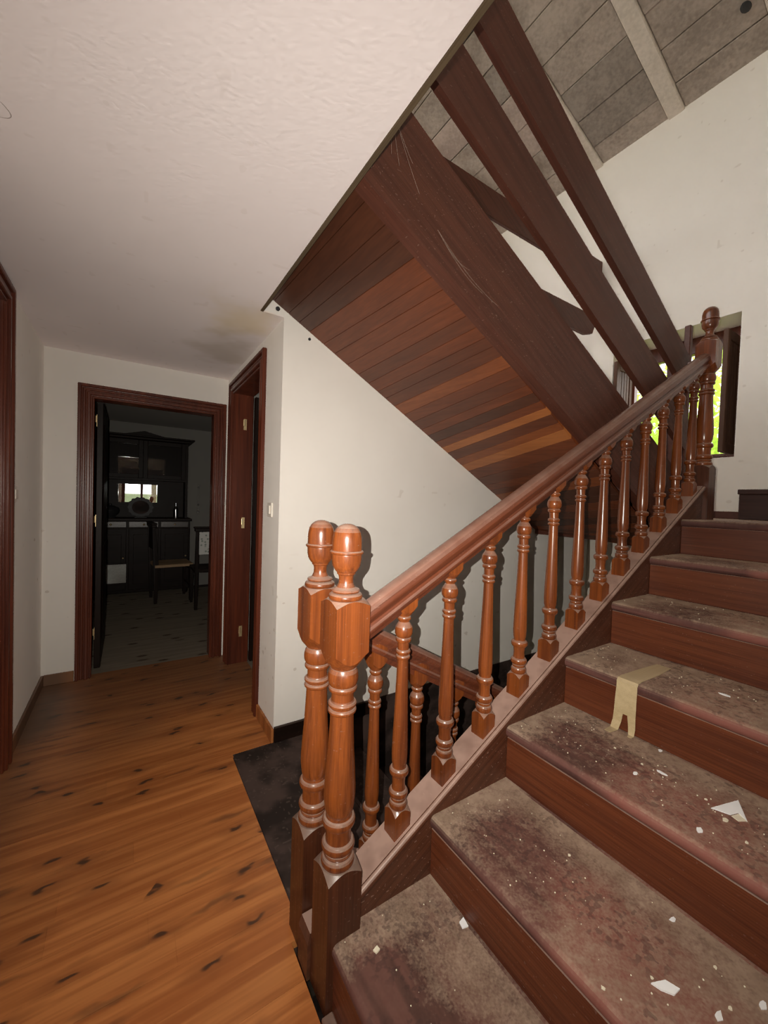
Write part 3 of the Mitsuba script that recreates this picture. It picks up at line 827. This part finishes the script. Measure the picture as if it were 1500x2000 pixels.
X4 = 3 * GO
tp = thing('tape_strip', 'torn beige tape strip hanging over the edge of a step', 'tape')
put('strip', strip([((X4 + 0.25, -0.240, 0.7212), 0.045, (0, 1)), ((X4 + 0.15, -0.237, 0.7212), 0.060, (0, 1)), ((X4 + 0.03, -0.231, 0.7212), 0.064, (0, 1)), ((X4 + 0.006, -0.230, 0.7190), 0.066, (-0.5, 0.87)),
                    ((X4 - 0.0005, -0.230, 0.710), 0.066, (-1, 0.3)), ((X4 - 0.001, -0.230, 0.690), 0.066, (-1, 0)), ((X4 + 0.002, -0.227, 0.65), 0.068, (-1, 0)), ((X4 + 0.004, -0.225, 0.60), 0.070, (-1, 0))], 0.06), 'tape_beige', parent=tp)
put('torn_end', strip([((X4 + 0.004, -0.205, 0.60), 0.030, (-1, 0)), ((X4 + 0.003, -0.202, 0.57), 0.028, (-1, 0)), ((X4 - 0.006, -0.198, 0.5418), 0.026, (-0.7, 0.7)), ((X4 - 0.045, -0.195, 0.5412), 0.02, (0, 1))], 0.03), 'tape_beige', parent=tp)
put('torn_end', strip([((X4 + 0.004, -0.247, 0.60), 0.026, (-1, 0)), ((X4 + 0.003, -0.250, 0.565), 0.022, (-1, 0)), ((X4 - 0.004, -0.252, 0.5418), 0.018, (-0.7, 0.7)), ((X4 - 0.02, -0.254, 0.5412), 0.012, (0, 1))], 0.03), 'tape_beige', parent=tp)


# flakes of paint on the treads
def flake(poly, z, label, mat='flake_white', group=None, t=0.0022, tilt=None):
    m = prism_z(poly, z, z + t)
    if tilt:
        c = np.array(poly).mean(0)
        m.apply_transform(trimesh.transformations.rotation_matrix(math.radians(tilt), [0.7, -0.7, 0], [c[0], c[1], z]))
        m.apply_translation([0, 0, z - m.vertices[:, 2].min()])
    labels_ = dict(category='paint flake')
    if group:
        labels_['group'] = group
    return put('paint_flake', m, mat, label=label, **labels_)


flake([(0.8215, -0.5196), (0.914, -0.5484), (0.8488, -0.5839), (0.8635, -0.5621), (0.8386, -0.5542)], 0.5402, 'large white triangular paint flake lying on a dusty step', tilt=4)
flake([(0.838, -0.556), (0.862, -0.563), (0.852, -0.583), (0.832, -0.572)], 0.5402, 'grey cream paint flake under the large triangular flake', 'flake_cream', t=0.0015)
flake([(0.4405, -0.5510), (0.4696, -0.5640), (0.4790, -0.5859), (0.459, -0.5838), (0.446, -0.5666)], 0.3602, 'crumpled white paint flake near the bottom edge of the photo', tilt=6, t=0.004)
flake([(0.335, -0.146), (0.330, -0.170), (0.312, -0.166), (0.316, -0.150)], 0.1802, 'pale paint flake at the back corner of the lowest step', t=0.003)
flake([(0.098, -0.083), (0.100, -0.094), (0.088, -0.097), (0.084, -0.087)], 0.1802, 'small round pale flake on the lowest step near the newel post', 'flake_cream', t=0.004)
small = [(3, 0.869, -0.258, 's'), (3, 0.982, -0.34, 'm'), (3, 0.858, -0.342, 's'), (3, 0.795, -0.351, 'm'), (3, 0.867, -0.388, 'l'), (4, 1.16, -0.442, 'l'), (3, 0.851, -0.5, 's'), (3, 0.809, -0.554, 'c'),
         (3, 0.713, -0.532, 'm'), (3, 0.767, -0.603, 's'), (2, 0.572, -0.296, 's'), (2, 0.623, -0.52, 'm'), (2, 0.589, -0.608, 's'), (2, 0.352, -0.504, 's'), (2, 0.454, -0.547, 's'), (2, 0.59, -0.68, 'm'),
         (2, 0.529, -0.649, 's'), (2, 0.497, -0.642, 'm')]
ORD = ['first', 'second', 'third', 'fourth', 'fifth', 'sixth', 'seventh', 'eighth', 'ninth', 'tenth', 'eleventh']
count = {}
for st, x, y, s in sorted(small, key=lambda q: (q[0], -q[2])):
    count[st] = count.get(st, 0) + 1
    r = {'s': (0.0042, 0.0036), 'm': (0.010, 0.006), 'l': (0.007, 0.018), 'c': (0.010, 0.008)}[s]
    poly = [(x + r[0] * rng.uniform(0.55, 1.3) * math.cos(a), y + r[1] * rng.uniform(0.55, 1.3) * math.sin(a)) for a in np.linspace(0.3, 2 * math.pi + 0.3, 7)[:-1]]
    flake(poly, RISE * st + 0.0002, 'thin white sliver of paint on the fourth step' if st == 4 else f'small pale flake on the {ORD[st - 1]} step from below, {ORD[count[st] - 1]} from the balustrade', 'flake_cream' if s in 'sc' else 'flake_white', 'small paint flakes on the lower steps', 0.002)
crumbs = []
for _ in range(420):
    st = rng.choice([1, 2, 2, 3, 3, 3, 4, 4, 5])
    x, y = (st - 1) * GO + rng.uniform(0.03, GO - 0.02), -rng.uniform(0.02, 0.95)
    if st == 4 and -0.29 < y < -0.17:
        continue
    r = rng.uniform(0.0006, 0.0022)
    m = trimesh.creation.icosphere(0, r)
    m.apply_transform(trimesh.transformations.rotation_matrix(rng.uniform(0, 6), [0, 0, 1]))
    m.apply_translation([x, y, RISE * st + r * 1.02])
    crumbs.append(m)
put('plaster_crumbs', cat(*crumbs), 'flake_cream', label='tiny crumbs of plaster scattered over the dusty steps', category='debris', kind='stuff')

# cobweb under the ceiling edge
web = []
def strand(a, b, r=0.0005, sag=0.01):
    a, b = np.array(a), np.array(b)
    n = 6
    pts = [a + (b - a) * t - np.array([0, 0, sag * 4 * t * (1 - t)]) for t in np.linspace(0, 1, n + 1)]
    for p, q in zip(pts[:-1], pts[1:]):
        web.append(trimesh.creation.cylinder(r, segment=[p, q], sections=5))
top = (0.205, 0.148, 2.50)
for q in ((0.21, 0.147, 2.35), (0.24, 0.147, 2.33), (0.29, 0.147, 2.36), (0.18, 0.147, 2.38), (0.32, 0.147, 2.28)):
    strand(top, q, 0.0005)
for q in ((0.62, 0.147, 2.06), (0.70, 0.147, 2.04), (0.55, 0.147, 2.12)):
    strand((0.40, 0.147, 2.20), q, 0.0004, 0.02)
put('cobweb', cat(*web), 'cobweb', label='thin cobweb strands on the broad stringer under the ceiling edge', category='cobweb', kind='stuff')

# ---------------------------------------------------------------- the dark room: dresser, chairs, box, hooks
dY0, dY1 = 4.98, 5.345
hx0, hx1 = -0.80, 0.25
dr_ = thing('dresser', 'tall dark carved dresser with mirror back against the far wall of the dark room', 'dresser')
put('base_cabinet', cat(box(hx0, hx1, dY0 - 0.05, dY1, 0.06, 0.87, 0.006), box(hx0 - 0.02, hx1 + 0.02, dY0 - 0.07, dY1, 0.955, 0.99, 0.006), box(hx0, hx1, dY0 - 0.045, dY1, 0.87, 0.955)), 'dark_wood', parent=dr_)
for i in range(3):
    a = hx0 + 0.02 + i * 0.345
    k = put('drawer', box(a, a + 0.32, dY0 - 0.062, dY0 - 0.045, 0.878, 0.950, 0.004), 'drawer_sheen', parent=dr_)
    put('knob', trimesh.creation.icosphere(2, 0.013).apply_translation([a + 0.16, dY0 - 0.074, 0.914]), 'brass', True, parent=k)
for i in range(3):
    a = hx0 + 0.02 + i * 0.345
    k = put('cabinet_door', cat(box(a, a + 0.32, dY0 - 0.066, dY0 - 0.05, 0.10, 0.86, 0.004), box(a + 0.05, a + 0.27, dY0 - 0.072, dY0 - 0.066, 0.17, 0.79, 0.003)), 'dark_wood', parent=dr_)
    put('knob', trimesh.creation.icosphere(2, 0.012).apply_translation([a + 0.29, dY0 - 0.078, 0.5]), 'brass', True, parent=k)
for x in (hx0 + 0.04, hx1 - 0.04):
    for y in (dY0, dY1 - 0.05):
        put('foot', lathe([(0, 0.0), (0.022, 0.0), (0.034, 0.02), (0.034, 0.045), (0.025, 0.062), (0, 0.062)], 14).apply_translation([x, y, 0]), 'dark_wood', 30, parent=dr_)
uy = dY0 + 0.10
put('side_panel', box(hx0 + 0.02, hx0 + 0.05, uy, dY1, 0.99, 1.99), 'dark_wood_upright', parent=dr_)
put('side_panel', box(hx1 - 0.05, hx1 - 0.02, uy, dY1, 0.99, 1.99), 'dark_wood_upright', parent=dr_)
put('back_panel', box(hx0 + 0.05, hx1 - 0.05, dY1 - 0.02, dY1, 0.99, 1.99), 'dark_wood_upright', parent=dr_)
put('shelf', box(hx0 + 0.02, hx1 - 0.02, uy, dY1 - 0.02, 1.475, 1.50), 'dark_wood', parent=dr_)
put('cornice', cat(box(hx0 - 0.02, hx1 + 0.02, uy - 0.04, dY1, 1.99, 2.02, 0.006), box(hx0 - 0.05, hx1 + 0.05, uy - 0.07, dY1, 2.02, 2.045, 0.006),
                   hull([(-0.5, uy - 0.05, 2.045), (-0.05, uy - 0.05, 2.045), (-0.28, uy - 0.05, 2.10), (-0.5, uy - 0.02, 2.045), (-0.05, uy - 0.02, 2.045), (-0.28, uy - 0.02, 2.10)])), 'dark_wood', parent=dr_)
mk = put('mirror_frame', cat(box(hx0 + 0.05, -0.565, dY1 - 0.05, dY1 - 0.02, 0.99, 1.475), box(-0.115, hx1 - 0.05, dY1 - 0.05, dY1 - 0.02, 0.99, 1.475), box(-0.565, -0.115, dY1 - 0.05, dY1 - 0.02, 1.425, 1.475), box(-0.565, -0.115, dY1 - 0.05, dY1 - 0.02, 0.99, 1.185)), 'dark_wood', parent=dr_)
put('mirror', box(-0.565, -0.115, dY1 - 0.034, dY1 - 0.03, 1.185, 1.425), 'mirror_glass', parent=mk, label='mirror with a bright doorway in it')
for a, b in ((hx0 + 0.05, -0.29), (-0.29, hx1 - 0.05)):
    k = put('glass_door', cat(box(a, a + 0.05, uy - 0.012, uy + 0.01, 1.50, 1.985, 0.003), box(b - 0.05, b, uy - 0.012, uy + 0.01, 1.50, 1.985, 0.003),
                              box(a + 0.05, b - 0.05, uy - 0.012, uy + 0.01, 1.50, 1.55, 0.003), box(a + 0.05, b - 0.05, uy - 0.012, uy + 0.01, 1.93, 1.985, 0.003)), 'dark_wood', parent=dr_)
    put('pane', box(a + 0.05, b - 0.05, uy - 0.003, uy + 0.001, 1.55, 1.93), 'pane_glass', parent=k)
# things on the dresser
pf = thing('picture_plate', 'dark oval plate with a scalloped rim standing in front of the dresser mirror', 'plate')
th = np.linspace(0, 2 * math.pi, 65)[:-1]
def oval(rx, rz, y0, y1, wav=0.0):
    from shapely.geometry import Polygon
    pr = [((rx * (1 + wav * math.cos(14 * a))) * math.cos(a), (rz * (1 + wav * math.cos(14 * a))) * math.sin(a)) for a in th]
    return prism_y(pr, y0, y1).apply_translation([-0.31, 0, 1.125])
put('rim', oval(0.138, 0.125, 5.06, 5.08, 0.05), 'black_iron', parent=pf)
put('centre', oval(0.095, 0.085, 5.048, 5.06), 'dark_slab', parent=pf)
put('stand', box(-0.38, -0.24, 5.04, 5.12, 0.9905, 1.005, 0.003), 'black_iron', parent=pf)
put('bowl', lathe([(0, 0.0), (0.05, 0.0), (0.055, 0.02), (0.09, 0.06), (0.10, 0.10), (0.085, 0.13), (0.05, 0.15), (0.015, 0.155), (0.018, 0.175), (0, 0.18)], 28).apply_translation([-0.63, 5.02, 0.9905]), 'black_iron', 35,
    label='dark round lidded bowl at the left end of the dresser', category='bowl')
put('bottle', lathe([(0, 0), (0.028, 0), (0.03, 0.01), (0.03, 0.11), (0.022, 0.14), (0.010, 0.155), (0.010, 0.20), (0, 0.20)], 20).apply_translation([0.09, 5.06, 0.9905]), 'steel', 35,
    label='small glinting bottle at the right end of the dresser', category='bottle')


def chair(x, y, rot, label, back_mat, seat_mat, hgt):
    k = thing('dining_chair', label, 'chair')
    M = trimesh.transformations.translation_matrix([x, y, 0]) @ trimesh.transformations.rotation_matrix(math.radians(rot), [0, 0, 1])
    ap = lambda m: m.apply_transform(M)
    put('seat', ap(box(-0.21, 0.21, -0.21, 0.21, 0.425, 0.46, 0.006)), seat_mat, parent=k)
    for sx in (-1, 1):
        put('leg', ap(hull(np.vstack([box(sx * 0.185 - 0.014, sx * 0.185 + 0.014, -0.199, -0.171, 0, 0.01).vertices, box(sx * 0.185 - 0.02, sx * 0.185 + 0.02, -0.205, -0.165, 0.42, 0.43).vertices]))), 'dark_wood_upright', parent=k)
        put('back_post', ap(hull(np.vstack([box(sx * 0.185 - 0.016, sx * 0.185 + 0.016, 0.18, 0.21, 0, 0.01).vertices, box(sx * 0.185 - 0.018, sx * 0.185 + 0.018, 0.17, 0.205, 0.45, 0.46).vertices,
                                            box(sx * 0.185 - 0.015, sx * 0.185 + 0.015, 0.215, 0.24, hgt - 0.02, hgt).vertices]))), 'dark_wood_upright', parent=k)
    put('top_rail', ap(cat(box(-0.215, 0.215, 0.20, 0.25, hgt - 0.035, hgt, 0.006), box(-0.225, 0.225, 0.195, 0.255, hgt, hgt + 0.02, 0.006))), 'dark_wood', parent=k)
    put('back_panel', ap(box(-0.165, 0.165, 0.205, 0.23, hgt - 0.30, hgt - 0.04, 0.006)), back_mat, parent=k)
    for z in (0.18, 0.38):
        put('stretcher', ap(box(-0.18, 0.18, -0.196, -0.176, z, z + 0.02)), 'dark_wood', parent=k)


chair(0.40, 4.20, 180, 'dark chair with pale floral back panel right in the dark doorway', 'floral_cloth', 'dark_wood', 0.93)
chair(0.02, 4.68, 95, 'dark chair with pale seat edge standing before the dresser', 'dark_wood', 'pale_wood', 0.94)
put('paper_sheet', box(-0.72, -0.455, 4.872, 4.886, 0.20, 0.43, 0.003), 'cloth_white', label='pale crumpled board leaning low against the dresser', category='board')
hk = thing('wall_rack', 'rack with small glinting metal hooks on the wall right of the dresser', 'rack')
for x in (0.40, 0.62):
    put('rail', box(x - 0.012, x + 0.012, 5.335, 5.349, 1.04, 1.46, 0.003), 'shaded_plaster', parent=hk)
for x in (0.40, 0.62):
    for z in (1.42, 1.17, 1.07):
        put('hook', trimesh.creation.icosphere(2, 0.012).apply_translation([x, 5.325, z]), 'steel', True, parent=hk)

# ---------------------------------------------------------------- outside
put('ground', box(-30, 30, -30, 30, -2.4, -2.0), 'soil', label='overgrown ground outside the house', category='ground', kind=S)


def tree(x, y, h, r, zc, n, label, mat, seed):
    R = np.random.default_rng(seed)
    k = thing('garden_tree', label, 'tree')
    put('trunk', trimesh.util.concatenate([trimesh.creation.cylinder(0.10, segment=[(x, y, -2.02), (x + 0.05, y, zc - r * 0.4)], sections=10), trimesh.creation.cylinder(0.05, segment=[(x + 0.05, y, zc - r * 0.5), (x + 0.3, y + 0.3, zc + r * 0.4)], sections=8)]), 'bark', 40, parent=k)
    d = R.normal(size=(n, 3)); d /= np.linalg.norm(d, axis=1, keepdims=True)
    c = np.array([x, y, zc]) + d * (R.uniform(0.15, 1, (n, 1)) ** 0.5) * np.array([r, r, r * 1.2])
    a = R.normal(size=(n, 3)); a /= np.linalg.norm(a, axis=1, keepdims=True)
    b = np.cross(a, R.normal(size=(n, 3))); b /= np.linalg.norm(b, axis=1, keepdims=True)
    nn = np.cross(a, b)
    L, W = R.uniform(0.07, 0.13, (n, 1)), R.uniform(0.025, 0.045, (n, 1))
    v = np.stack([c - a * L, c + b * W + nn * 0.012, c + a * L, c - b * W + nn * 0.012], 1).reshape(-1, 3)
    i = np.arange(n)[:, None] * 4
    f = np.vstack([i + [0, 1, 2], i + [0, 2, 3]])
    put('foliage', trimesh.Trimesh(v, f, process=False), mat, parent=k, kind='stuff')


tree(6.6, 1.9, 3, 1.9, 1.6, 4600, 'sunlit green tree outside the landing window', 'leaf_green', 1)
tree(9.2, 5.2, 3, 2.2, 2.0, 5000, 'green tree farther off behind the landing window', 'leaf_dark', 2)
tree(0.5, -9.5, 3, 2.0, 4.3, 6000, 'tall green tree outside the glazed entrance door', 'leaf_dark', 4)
tree(2.4, -6.6, 3, 1.4, 1.0, 4000, 'green tree outside the glazed entrance door', 'leaf_dark', 3)
